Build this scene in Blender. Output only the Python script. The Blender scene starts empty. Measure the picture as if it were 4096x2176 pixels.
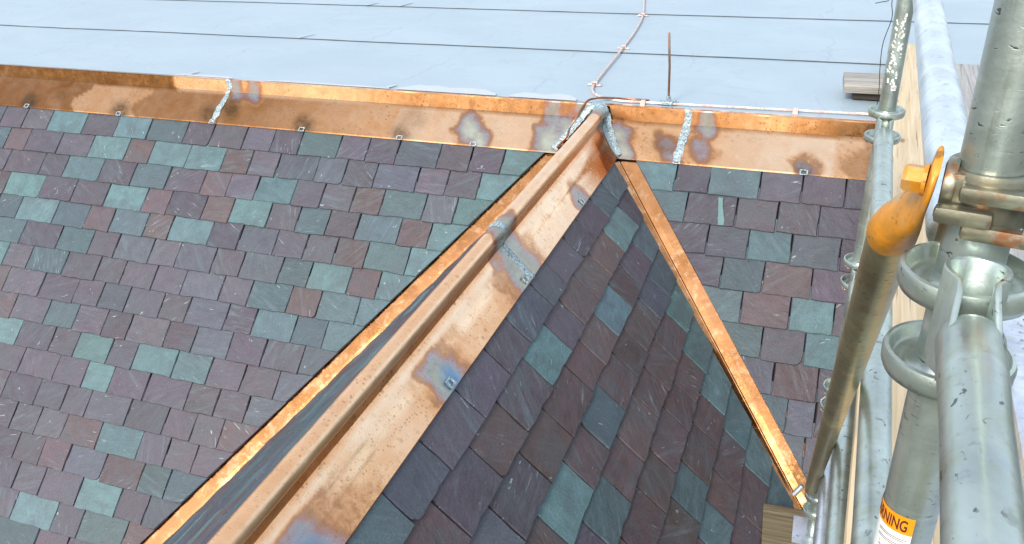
import bpy, bmesh, math, random
from mathutils import Vector, Matrix, noise as mnoise
random.seed(7)
R = math.radians
S2 = math.sqrt(.5)
scene = bpy.context.scene
col = scene.collection

# ------------------------------------------------------------------ camera, sky, sun, exposure
cam_d = bpy.data.cameras.new('camera'); cam = bpy.data.objects.new('camera', cam_d); col.objects.link(cam)
CAM = Vector((1.1876, -4.2505, 1.3192))
RX = Vector((.938589, .342878, -.038539)); RY = Vector((.128295, -.450498, -.883511)); RZ = Vector((-.320298, .824309, -.466822))
m = Matrix((RX, -RY, -RZ)).transposed().to_4x4(); m.translation = CAM
cam.matrix_world = m
cam_d.sensor_width = 36; cam_d.lens = 3338.84/4096*36; cam_d.clip_start = .02; cam_d.clip_end = 2000
scene.camera = cam

SUN = Vector((-.22, -.77, .59)).normalized()
world = bpy.data.worlds.new('World'); scene.world = world; world.use_nodes = True
wn = world.node_tree.nodes; wl = world.node_tree.links
sky = wn.new('ShaderNodeTexSky'); sky.sky_type = 'NISHITA'; sky.sun_disc = False
sky.sun_elevation = math.asin(SUN.z); sky.sun_rotation = math.atan2(SUN.x, SUN.y)
sky.air_density = 1.0; sky.dust_density = 2.0; sky.ozone_density = 1.0
bg = wn['Background']; bg.inputs['Strength'].default_value = .135
veil = wn.new('ShaderNodeMix'); veil.data_type = 'RGBA'; veil.inputs[0].default_value = .56      # thin even high cloud over the blue
wl.new(sky.outputs[0], veil.inputs[6]); veil.inputs[7].default_value = (5.4, 5.8, 6.4, 1)
wl.new(veil.outputs[2], bg.inputs['Color'])
sd = bpy.data.lights.new('sun', 'SUN'); sd.energy = 2.0; sd.angle = R(16); sd.color = (1, .95, .88)
so = bpy.data.objects.new('sun', sd); col.objects.link(so); so.rotation_euler = SUN.to_track_quat('Z', 'Y').to_euler()
scene.view_settings.view_transform = 'Standard'; scene.view_settings.look = 'None'
scene.view_settings.gamma = 1; scene.view_settings.exposure = .90
scene.cycles.max_bounces = 8

# ------------------------------------------------------------------ material helpers
class NT:
    def __init__(s, name):
        s.m = bpy.data.materials.new(name); s.m.use_nodes = True
        s.t = s.m.node_tree; s.b = s.t.nodes['Principled BSDF']
    def n(s, typ, **k):
        nd = s.t.nodes.new('ShaderNode'+typ)
        for a, b in k.items(): setattr(nd, a, b)
        return nd
    def l(s, a, b): s.t.links.new(a, b)
    def put(s, sock, v):
        if isinstance(v, bpy.types.NodeSocket): s.l(v, sock)
        else: sock.default_value = v
    def math(s, op, a, b=0.0, c=0.0, clamp=False):
        nd = s.n('Math', operation=op, use_clamp=clamp)
        s.put(nd.inputs[0], a); s.put(nd.inputs[1], b); s.put(nd.inputs[2], c); return nd.outputs[0]
    def vmath(s, op, a, b=(0, 0, 0)):
        nd = s.n('VectorMath', operation=op); s.put(nd.inputs[0], a); s.put(nd.inputs[1], b); return nd.outputs[0]
    def obj(s): return s.n('TexCoord').outputs['Object']
    def rnd(s): return s.n('ObjectInfo').outputs['Random']
    def scale(s, v, sc): return s.vmath('MULTIPLY', v, sc)
    def noise(s, v, sc=5., det=4., rough=.55, dist=0.):
        nd = s.n('TexNoise'); s.l(v, nd.inputs['Vector']); nd.inputs['Scale'].default_value = sc
        nd.inputs['Detail'].default_value = det; nd.inputs['Roughness'].default_value = rough; nd.inputs['Distortion'].default_value = dist
        return nd.outputs['Fac']
    def vor(s, v, sc, feature='F1', out='Distance', rnd=1.):
        nd = s.n('TexVoronoi', feature=feature); s.l(v, nd.inputs['Vector']); nd.inputs['Scale'].default_value = sc
        nd.inputs['Randomness'].default_value = rnd; return nd.outputs[out]
    def map(s, v, a, b, c=0., d=1., smooth=False):
        nd = s.n('MapRange', clamp=True); nd.interpolation_type = 'SMOOTHSTEP' if smooth else 'LINEAR'
        s.put(nd.inputs[0], v)
        for i, x in enumerate((a, b, c, d)): s.put(nd.inputs[i+1], x)
        return nd.outputs[0]
    def mix(s, f, a, b, blend='MIX'):
        nd = s.n('Mix', data_type='RGBA', blend_type=blend); s.put(nd.inputs[0], f)
        for sock, v in ((nd.inputs[6], a), (nd.inputs[7], b)):
            s.put(sock, v if isinstance(v, bpy.types.NodeSocket) else tuple(v)+((1,) if len(v) == 3 else ()))
        return nd.outputs[2]
    def ramp(s, f, stops):
        nd = s.n('ValToRGB'); s.l(f, nd.inputs[0]); e = nd.color_ramp.elements
        while len(e) < len(stops): e.new(.5)
        for el, (p, c) in zip(e, stops): el.position = p; el.color = tuple(c)+(1,)
        return nd.outputs[0]
    def attr(s, name, out='Fac'):
        nd = s.n('Attribute', attribute_name=name); return nd.outputs[out]
    def bump(s, h, strength=.3, dist=.01, normal=None):
        nd = s.n('Bump'); nd.inputs['Strength'].default_value = strength; nd.inputs['Distance'].default_value = dist
        s.l(h, nd.inputs['Height'])
        if normal is not None: s.l(normal, nd.inputs['Normal'])
        return nd.outputs[0]
    def out(s, color=None, rough=None, metal=None, normal=None, spec=None):
        for k_, v in (('Base Color', color), ('Roughness', rough), ('Metallic', metal), ('Normal', normal), ('Specular IOR Level', spec)):
            if v is None: continue
            if isinstance(v, tuple) and len(v) == 3: v = v+(1,)
            s.put(s.b.inputs[k_], v)
        return s.m

def mat_slate():
    s = NT('slate'); o = s.obj(); r = s.rnd()
    off = s.n('CombineXYZ'); s.l(s.math('MULTIPLY', r, 371.), off.inputs[0]); s.l(s.math('MULTIPLY', r, 137.), off.inputs[1]); s.l(s.math('MULTIPLY', r, 61.), off.inputs[2])
    v = s.vmath('ADD', o, off.outputs[0])
    rot = s.n('VectorRotate', rotation_type='Z_AXIS'); s.l(v, rot.inputs['Vector'])
    s.l(s.math('MULTIPLY', s.math('SUBTRACT', s.math('FRACT', s.math('MULTIPLY', r, 7.31)), .5), 2.6), rot.inputs['Angle'])
    rv = rot.outputs[0]
    base = s.attr('scol', 'Color')
    n1 = s.noise(v, 14, 5, .6); c = s.mix(1., base, s.ramp(n1, [(.25, (.78, .78, .78)), (.75, (1.22, 1.22, 1.22))]), 'MULTIPLY')
    hue = s.noise(v, 8, 3, .6, .6); c = s.mix(s.map(hue, .46, .64, 0, .75), c, s.mix(.55, c, (.066, .080, .092)))
    fine = s.noise(v, 170, 3, .7); c = s.mix(.5, c, s.ramp(fine, [(.3, (.55, .55, .55)), (.7, (1.45, 1.45, 1.45))]), 'MULTIPLY')
    # bands of the bedding that show as soft lighter streaks
    band = s.noise(s.scale(rv, (5, 38, 5)), 1., 3, .6, .4)
    amt = s.math('FRACT', s.math('MULTIPLY', r, 13.7))
    c = s.mix(s.math('MULTIPLY', s.map(band, .52, .72), s.math('MULTIPLY', amt, .5)), c, s.mix(.6, c, (.15, .23, .255)))
    # thin white scratches and quartz veins, pale scuffs
    scr = s.noise(s.scale(rv, (9, 120, 9)), 1., 2, .5, .35)
    patchm = s.noise(v, 7, 1)
    sc = s.math('MULTIPLY', s.map(scr, .66, .74), s.map(patchm, .48, .62))
    amt2 = s.map(s.math('FRACT', s.math('MULTIPLY', r, 29.3)), .4, 1.)
    c = s.mix(s.math('MULTIPLY', sc, s.math('MULTIPLY', amt2, .95)), c, (.34, .42, .45))
    scuff = s.math('MULTIPLY', s.map(s.noise(s.scale(rv, (22, 60, 20)), 1., 2, .5, 1.2), .69, .74), s.map(s.noise(v, 11, 1), .52, .6))
    c = s.mix(s.math('MULTIPLY', scuff, .75), c, (.34, .46, .46))
    # cleft relief
    h = s.math('ADD', s.noise(s.scale(rv, (14, 30, 14)), 1., 6, .6, .5), s.math('MULTIPLY', s.noise(v, 90, 3), .25))
    st = s.n('Math', operation='SNAP'); s.l(s.noise(s.scale(rv, (8, 16, 8)), 1., 3, .5, .6), st.inputs[0]); st.inputs[1].default_value = .09
    h = s.math('ADD', h, s.math('MULTIPLY', st.outputs[0], .8))
    return s.out(c, s.map(n1, .3, .7, .48, .62), 0., s.bump(h, .8, .0055), .42)

def mat_copper(name='copper', attr=True, rough=(.10, .24), base=(.95, .54, .28), dull=(.84, .40, .165), speck=1.):
    s = NT(name); o = s.obj()
    geo = s.n('NewGeometry').outputs['Position']
    big = s.noise(geo, 4.5, 4, .6, .6)
    c = s.mix(s.map(big, .30, .72, smooth=True), base, dull)
    mid = s.noise(geo, 17, 5, .65, .4)
    c = s.mix(s.map(mid, .52, .68, 0, .6), c, (.97, .62, .36))
    # fingerprints / rain spots
    sp = s.math('MULTIPLY', s.map(s.vor(geo, 170), .30, .15), s.map(s.noise(geo, 12, 3), .42, .58))
    sp2 = s.math('MULTIPLY', s.map(s.noise(geo, 95, 2, .5), .64, .70), s.map(s.noise(geo, 6, 2), .40, .60))
    sp3 = s.math('MULTIPLY', s.map(s.vor(geo, 66), .30, .20), s.map(s.noise(geo, 5, 3), .42, .58))
    sp4 = s.math('MULTIPLY', s.map(s.noise(s.scale(geo, (30, 30, 30)), 1., 4, .7, .8), .60, .70), s.map(s.noise(geo, 3.1, 2), .45, .6))
    sp5 = s.math('MULTIPLY', s.map(s.vor(geo, 30), .30, .20), s.map(s.noise(geo, 4, 3), .44, .58))
    sp3 = s.math('MAXIMUM', sp3, s.math('MULTIPLY', sp5, .8))
    spots = s.math('MULTIPLY', s.math('MAXIMUM', s.math('MAXIMUM', sp, sp3), s.math('MAXIMUM', s.math('MULTIPLY', sp2, .7), s.math('MULTIPLY', sp4, .45))), speck)
    c = s.mix(s.math('MULTIPLY', spots, .72), c, (.30, .14, .055))
    ro = s.map(s.noise(geo, 9, 4, .6, .5), .35, .65, rough[0], rough[1])
    ro = s.math('ADD', ro, s.math('MULTIPLY', spots, .2))
    me = 1.
    if attr:
        c = s.mix(s.math('MULTIPLY', s.attr('pale_refl'), s.map(s.noise(geo, 8, 4, .6, .5), .3, .6, .55, 1.)), c, (.99, .74, .50))  # paler tint stands in for brighter sky reflection
        t = s.attr('tarnish_refl'); c = s.mix(s.math('MULTIPLY', t, s.map(s.noise(geo, 9, 4, .6, .5), .25, .7, .7, 1.)), c, (.27, .095, .020))  # brown tint: tarnish on the ridge, painted dark reflections on the edge
        h0 = s.attr('htint')
        h = s.math('ADD', h0, s.math('MULTIPLY', s.math('SUBTRACT', s.noise(geo, 26, 5, .65, .6), .5), s.math('MULTIPLY', s.map(h0, .02, .3), .6)), clamp=True)
        hc = s.ramp(h, [(0., (.86, .48, .24)), (.18, (.62, .27, .10)), (.33, (.36, .16, .075)), (.46, (.34, .19, .19)), (.56, (.30, .28, .31)),
                        (.67, (.25, .32, .33)), (.82, (.28, .34, .29)), (1., (.30, .41, .39))])
        c = s.mix(s.map(h, .05, .25, 0., .80), c, hc)
        c = s.mix(s.attr('blue'), c, s.mix(s.noise(geo, 45, 3), (.08, .13, .42), (.16, .40, .46)))
        c = s.mix(s.math('MULTIPLY', s.attr('soot_refl'), s.map(s.noise(geo, 30, 4), .3, .6, .5, 1.)), c, (.10, .055, .022))  # soot marks by the clips, plus a painted dim reflection on the fascia
        ro = s.math('ADD', s.math('ADD', ro, s.map(h, .3, .9, 0., .22)), s.math('MULTIPLY', s.attr('rolled'), .20))
        me = s.map(h, .55, .95, 1., .75)
    w = s.noise(s.scale(geo, (3, 3, 3)), 1., 2, .5)
    dent = s.noise(geo, 7, 2, .4)
    nb = s.bump(dent, .18, .006, s.bump(s.noise(geo, 260, 2), .05, .001))
    return s.out(c, ro, me, nb)

def mat_solder():
    s = NT('solder'); g = s.n('NewGeometry').outputs['Position']
    n = s.noise(g, 110, 4, .75); v = s.vor(g, 90)
    c = s.ramp(n, [(.32, (.08, .11, .12)), (.5, (.33, .41, .43)), (.68, (.64, .74, .76))])
    c = s.mix(s.map(s.noise(g, 22, 3), .55, .7, 0, .6), c, (.16, .34, .36))
    return s.out(c, .42, .45, s.bump(s.math('ADD', n, s.math('MULTIPLY', v, .6)), .9, .004))

def mat_membrane():
    s = NT('roof_membrane'); g = s.n('NewGeometry').outputs['Position']
    c = s.mix(s.map(s.noise(g, 1.3, 5, .6), .3, .7), (.305, .385, .435), (.35, .43, .475))
    c = s.mix(s.map(s.noise(s.scale(g, (4, 26, 1)), 1., 4, .6), .56, .72, 0, .35), c, (.29, .37, .42))
    c = s.mix(s.map(s.noise(g, 160, 2, .6), .6, .75, 0, .25), c, (.26, .30, .34))
    pond = s.noise(s.scale(g, (.9, 1.6, 1)), 1., 5, .6, .8)
    c = s.mix(s.map(pond, .50, .58, 0, .16), c, (.26, .32, .36)); c = s.mix(s.math('MULTIPLY', s.map(s.math('ABSOLUTE', s.math('SUBTRACT', pond, .5)), .012, .0), .22), c, (.22, .27, .30))
    # scuffs: sparse short dark flecks and creases running across the sheets
    fl = s.math('MULTIPLY', s.map(s.noise(s.scale(g, (16, 60, 1)), 1., 2, .5), .72, .76), s.map(s.noise(g, 3.1, 2), .5, .6))
    c = s.mix(s.math('MULTIPLY', fl, .5), c, (.13, .15, .17))
    x = s.n('SeparateXYZ'); s.l(g, x.inputs[0])
    wob = s.math('MULTIPLY', s.math('SUBTRACT', s.noise(s.scale(g, (.6, 2.2, 1)), 1., 3, .6), .5), .42)
    ph = s.math('FRACT', s.math('MULTIPLY', s.math('ADD', x.outputs[0], wob), 1.28))
    line = s.math('MULTIPLY', s.map(s.math('ABSOLUTE', s.math('SUBTRACT', ph, .5)), .018, .004), s.map(s.noise(s.scale(g, (1.5, 1.1, 1)), 1., 2), .44, .6))
    c = s.mix(s.math('MULTIPLY', line, .38), c, (.24, .29, .335))
    h = s.math('ADD', s.noise(g, 5, 3, .5), s.math('MULTIPLY', s.noise(g, 300, 2), .12))
    h = s.math('ADD', h, s.math('MULTIPLY', line, .25))
    return s.out(c, .5, 0., s.bump(h, .35, .012), .4)

def mat_plain(name, color, rough=.6, metal=0., var=.25, sc=20., bump=.25, bd=.003):
    s = NT(name); o = s.obj(); n = s.noise(o, sc, 5, .6)
    a = tuple(x*(1-var) for x in color); b = tuple(min(1, x*(1+var)) for x in color)
    return s.out(s.mix(s.map(n, .3, .7), a, b), s.map(n, .3, .7, rough-.08, rough+.08), metal, s.bump(s.noise(o, sc*5, 3), bump, bd))

def mat_galv(name='galvanised_steel', tint=(.46, .53, .49), rust=0., brown=0., marks=.85):
    s = NT(name); o = s.obj(); g = s.n('NewGeometry').outputs['Position']
    n = s.noise(g, 9, 5, .6, .5)
    c = s.mix(s.map(n, .32, .68), tuple(x*.78 for x in tint), tuple(min(1, x*1.18) for x in tint))
    c = s.mix(s.map(s.noise(g, 28, 4, .6), .55, .7, 0, .5), c, tuple(x*.8 for x in tint[:2])+(tint[2]*.95,))
    c = s.mix(s.map(s.noise(s.scale(g, (60, 60, 8)), 1., 4, .6), .6, .72, 0, .45), c, (.18, .20, .17))
    mk = s.math('MULTIPLY', s.map(s.noise(s.scale(g, (90, 90, 240)), 1., 2, .5, .6), .63, .68), s.map(s.noise(g, 21, 2), .47, .56))
    c = s.mix(s.math('MULTIPLY', mk, marks), c, (.07, .08, .075))
    pit = s.math('MULTIPLY', s.map(s.vor(g, 190), .14, .06), s.map(s.noise(g, 30, 2), .52, .64))
    c = s.mix(s.math('MULTIPLY', pit, .55), c, (.10, .11, .10))
    c = s.mix(s.map(s.noise(s.scale(g, (26, 26, 5)), 1., 5, .65, .6), .50, .70, 0., .5), c, (tint[0]*.72, tint[1]*.66, tint[2]*.45))
    c = s.mix(s.map(s.noise(s.scale(g, (5, 5, 40)), 1., 4, .6), .57, .70, 0., .45), c, tuple(min(1, x*1.45) for x in tint))
    if brown: c = s.mix(s.map(s.noise(s.scale(g, (14, 5, 5)), 1., 4, .6), .38, .62, 0., brown), c, (.20, .15, .075))
    if rust:
        c = s.mix(s.map(s.noise(g, 33, 4, .65), .5, .6, 0, rust), c, (.30, .10, .03))
    return s.out(c, s.map(n, .3, .7, .28, .44), .82, s.bump(s.math('ADD', s.noise(g, 60, 4), s.math('MULTIPLY', mk, -.5)), .25, .0025))

def mat_wood(name, light, dark, axis=0, grain=1.):
    s = NT(name); o = s.obj(); r = s.rnd(); v = s.vmath('ADD', o, (3.1, 1.7, .4))
    sc = [70., 70., 70.]; sc[axis] = 2.4; sc = [x*grain for x in sc]
    n = s.noise(s.scale(v, tuple(sc)), 1., 5, .65, .6)
    c = s.mix(s.map(n, .32, .66), dark, light)
    sc2 = [14., 14., 14.]; sc2[axis] = 1.5
    c = s.mix(s.map(s.noise(s.scale(v, tuple(sc2)), 1., 3, .6), .45, .7, 0, .5), c, tuple(x*.72 for x in light))
    sk = [9., 9., 9.]; sk[axis] = 3.2
    kn = s.map(s.vor(s.scale(v, tuple(sk)), 1.), .13, .05)
    c = s.mix(s.math('MULTIPLY', kn, .75), c, (.16, .09, .035))
    sc3 = [150., 150., 150.]; sc3[axis] = 3.
    cr = s.map(s.noise(s.scale(v, tuple(sc3)), 1., 2, .5), .66, .72)
    c = s.mix(s.math('MULTIPLY', cr, .7), c, tuple(x*.25 for x in dark))
    return s.out(c, .72, 0., s.bump(s.math('SUBTRACT', n, cr), .5, .003), .3)

def mat_orange():
    s = NT('worn_orange_paint'); g = s.n('NewGeometry').outputs['Position']
    c = s.mix(s.map(s.noise(g, 38, 4, .6), .35, .7), (.70, .27, .012), (.46, .20, .02))
    c = s.mix(s.map(s.noise(g, 24, 4, .6, .5), .50, .66, 0, .8), c, (.40, .33, .18))
    c = s.mix(s.map(s.noise(g, 70, 3, .6), .60, .68, 0, .8), c, (.16, .09, .03))
    return s.out(c, .42, .1, s.bump(s.noise(g, 90, 4), .35, .002))
M_SLATE = mat_slate(); M_CU = mat_copper(); M_CU2 = mat_copper('valley_copper', False, (.12, .22), (.66, .31, .13), (.44, .19, .065), 1.)
M_STREAK = mat_plain('mineral_streak', (.10, .19, .19), .5, 0., .15, 60); M_SOLDER = mat_solder(); M_MEMB = mat_membrane()
M_GALV = mat_galv(); M_GALVW = mat_galv('pale_galvanised_steel', (.68, .75, .80), 0., 0., .25); M_GALVB = mat_galv('weathered_steel', (.42, .39, .22), .2, .45)
M_CAST = mat_galv('cast_steel', (.29, .30, .24), .8, .45)
M_ORANGE = mat_orange()
M_FELT = mat_plain('black_underlay', (.02, .02, .022), .9)
M_BITUMEN = mat_plain('seam_bitumen', (.035, .05, .06), .7)
M_SEAL = mat_plain('white_sealant', (.43, .47, .50), .5, 0., .06, 30)
M_WOOD = mat_wood('pale_pine', (.66, .54, .37), (.50, .38, .22), 1)
M_WOODG = mat_wood('grey_weathered_wood', (.44, .43, .41), (.22, .21, .195), 1)
M_WOODX = mat_wood('grey_weathered_timber', (.40, .385, .35), (.17, .15, .12), 0)
M_WOODD = mat_wood('brown_weathered_timber', (.25, .20, .12), (.075, .055, .03), 0)
M_CABLE = mat_plain('copper_cable', (.80, .60, .52), .35, .6, .25, 60, .5)
M_ROD = mat_plain('dull_copper', (.30, .16, .10), .4, .9, .2, 30)
M_DECK = mat_galv('galvanised_deck', (.66, .70, .76))
M_BLACK = mat_plain('black', (.015, .015, .015), .6)
M_STICK_O = mat_plain('sticker_orange', (.85, .30, .01), .4, 0., .05)
M_STICK_W = mat_plain('sticker_white', (.78, .80, .76), .4, 0., .06)
M_STICK_R = mat_plain('sticker_ink', (.09, .012, .01), .5, 0., .1)
M_PAINT = mat_plain('flaking_white_paint', (.70, .71, .66), .6, 0., .15, 60)
M_GROUND = mat_plain('ground_soil', (.07, .075, .05), .9, 0., .4, .4, .5, .05)
M_SHADEWOOD = mat_plain('shaded_dark_timber', (.04, .03, .022), .8)  # dark wood, with the shade under the board put into its colour

# ------------------------------------------------------------------ object helpers
def tag(o, label=None, cat=None, group=None, kind=None):
    if label: o['label'] = label
    if cat: o['category'] = cat
    if group: o['group'] = group
    if kind: o['kind'] = kind
    return o
def link(name, me, mat=None, parent=None, smooth=False):
    o = bpy.data.objects.new(name, me); col.objects.link(o)
    if mat is not None:
        for m_ in (mat if isinstance(mat, (list, tuple)) else [mat]): me.materials.append(m_)
    if smooth: me.shade_smooth()
    if parent is not None: o.parent = parent
    return o
def empty(name, loc=(0, 0, 0)):
    o = bpy.data.objects.new(name, None); col.objects.link(o); o.empty_display_size = .05
    return o          # kept at the world origin so that part coordinates stay plain world metres
def mesh(name, verts, faces, mat=None, parent=None, smooth=False):
    me = bpy.data.meshes.new(name); me.from_pydata([tuple(v) for v in verts], [], faces); me.update()
    return link(name, me, mat, parent, smooth)
class MB:
    def __init__(s): s.v = []; s.f = []
    def add(s, vs, fs): b = len(s.v); s.v += [tuple(v) for v in vs]; s.f += [tuple(b+i for i in f) for f in fs]; return s
    def box(s, c, d, ax=None, bev=.0):
        X, Y, Z = ax or (Vector((1, 0, 0)), Vector((0, 1, 0)), Vector((0, 0, 1))); c = Vector(c)
        hx, hy, hz = d[0]/2, d[1]/2, d[2]/2
        if bev <= 0:
            vs = [c+X*(hx*i)+Y*(hy*j)+Z*(hz*k) for k in (-1, 1) for j in (-1, 1) for i in (-1, 1)]
            return s.add(vs, [(0, 2, 3, 1), (4, 5, 7, 6), (0, 1, 5, 4), (2, 6, 7, 3), (0, 4, 6, 2), (1, 3, 7, 5)])
        bm = bmesh.new(); bmesh.ops.create_cube(bm, size=1)
        for v in bm.verts: v.co = Vector((v.co.x*d[0], v.co.y*d[1], v.co.z*d[2]))
        bmesh.ops.bevel(bm, geom=bm.edges[:], offset=bev, segments=2, affect='EDGES', profile=.6)
        bm.verts.index_update()
        s.add([c+X*v.co.x+Y*v.co.y+Z*v.co.z for v in bm.verts], [[v.index for v in f.verts] for f in bm.faces]); bm.free(); return s
    def tube(s, pts, rad, n=20, cap=True):
        pts = [Vector(p) for p in pts]; rads = rad if isinstance(rad, (list, tuple)) else [rad]*len(pts)
        T = [(pts[min(i+1, len(pts)-1)]-pts[max(i-1, 0)]).normalized() for i in range(len(pts))]
        up = Vector((0, 0, 1)) if abs(T[0].z) < .9 else Vector((1, 0, 0))
        N = (up-T[0]*up.dot(T[0])).normalized(); b = len(s.v)
        for i, p in enumerate(pts):
            N = (N-T[i]*N.dot(T[i])).normalized(); B = T[i].cross(N)
            for k in range(n):
                a = 2*math.pi*k/n; s.v.append(tuple(p+(N*math.cos(a)+B*math.sin(a))*rads[i]))
        for i in range(len(pts)-1):
            for k in range(n):
                s.f.append((b+i*n+k, b+i*n+(k+1) % n, b+(i+1)*n+(k+1) % n, b+(i+1)*n+k))
        if cap: s.f += [tuple(b+k for k in reversed(range(n))), tuple(b+(len(pts)-1)*n+k for k in range(n))]
        return s
    def lathe(s, c, prof, n=40, axis=None):
        c = Vector(c); Z = (axis or Vector((0, 0, 1))).normalized()
        X = (Vector((1, 0, 0))-Z*Z.x).normalized() if abs(Z.x) < .9 else (Vector((0, 1, 0))-Z*Z.y).normalized(); Y = Z.cross(X); b = len(s.v)
        for r_, z_ in prof:
            for k in range(n):
                a = 2*math.pi*k/n; s.v.append(tuple(c+X*(r_*math.cos(a))+Y*(r_*math.sin(a))+Z*z_))
        for i in range(len(prof)-1):
            for k in range(n): s.f.append((b+i*n+k, b+i*n+(k+1) % n, b+(i+1)*n+(k+1) % n, b+(i+1)*n+k))
        return s
    def sheet(s, path, th, ext):
        """strip that follows a 3-D path, extruded by vector ext, thickened by th"""
        path = [Vector(p) for p in path]; ext = Vector(ext); n = len(path); b = len(s.v)
        for side in (-.5, .5):
            for i, p in enumerate(path):
                t = (path[min(i+1, n-1)]-path[max(i-1, 0)]); w = t.cross(ext).normalized()
                s.v.append(tuple(p+w*th*side)); s.v.append(tuple(p+w*th*side+ext))
        for i in range(n-1):
            a = b+2*i; c = b+2*n+2*i
            s.f += [(a, a+1, a+3, a+2), (c, c+2, c+3, c+1), (a, a+2, c+2, c), (a+1, c+1, c+3, a+3)]
        s.f += [(b, b+2*n, b+2*n+1, b+1), (b+2*n-2, b+2*n-1, b+4*n-1, b+4*n-2)]
        return s
    def build(s, name, mat, parent=None, smooth=False, sharp=None):
        o = mesh(name, s.v, s.f, mat, parent, False)
        bm = bmesh.new(); bm.from_mesh(o.data); bmesh.ops.recalc_face_normals(bm, faces=bm.faces[:]); bm.to_mesh(o.data); bm.free()
        if smooth:
            o.data.shade_smooth()
            o.data.set_sharp_from_angle(angle=R(sharp or 38))
        return o
def fattr(o, name, fn):
    a = o.data.attributes.new(name, 'FLOAT', 'POINT')
    for i, v in enumerate(o.data.vertices): a.data[i].value = fn(v.co)
def in_view(p, mar=60):
    d = Vector(p)-CAM; z = d.dot(RZ)
    if z < .05: return False
    x = 2048+3338.84*d.dot(RX)/z; y = 1088+3338.84*d.dot(RY)/z
    return -mar < x < 4096+mar and -mar < y < 2176+mar

# ------------------------------------------------------------------ ground
g = mesh('ground', [(-600, -600, -9), (600, -600, -9), (600, 900, -9), (-600, 900, -9)], [(0, 1, 2, 3)], M_GROUND); tag(g, kind='structure')

# ------------------------------------------------------------------ the three roofs
XC, ZT = .095, -.068              # dormer ridge line: x, and height of the slate surface under the cap
FR = dict(main=(Vector((0, 0, 0)), Vector((1, 0, 0)), Vector((0, S2, S2)), Vector((0, -S2, S2))),
          dr=(Vector((XC, 0, ZT)), Vector((0, 1, 0)), Vector((-S2, 0, S2)), Vector((S2, 0, S2))),
          dl=(Vector((XC, 0, ZT)), Vector((0, -1, 0)), Vector((S2, 0, S2)), Vector((-S2, 0, S2))))
main_roof = MB()
def slab(mb, fr, quad, n0, th=.03):
    O, U, V, N = FR[fr]
    a = [O+U*u+V*v+N*n0 for u, v in quad]; b = [p-N*th for p in a]; k = len(quad)
    mb.add(a+b, [tuple(range(k)), tuple(range(2*k-1, k-1, -1))]+[(i, i+k, (i+1) % k+k, (i+1) % k) for i in range(k)])
slab(main_roof, 'main', [(-8, -3.9), (2.3, -3.9), (2.3, -.27), (-8, -.27)], -.034)
main_roof = main_roof.build('main_roof', M_FELT); tag(main_roof, 'purple and green slate roof slope below the copper edge', kind='structure')
dr = MB(); q = 1/S2
slab(dr, 'dr', [(-3.7, -.02), (-.16, -.02), (-3.7, -.02-3.5)], -.03, .02)
slab(dr, 'dl', [(.16, -.02), (3.7, -.02), (3.7, -.02-3.5)], -.03, .02)
dormer_roof = dr.build('dormer_roof', M_FELT); tag(dormer_roof, 'steep slate dormer roof with a copper ridge', kind='structure')

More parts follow.
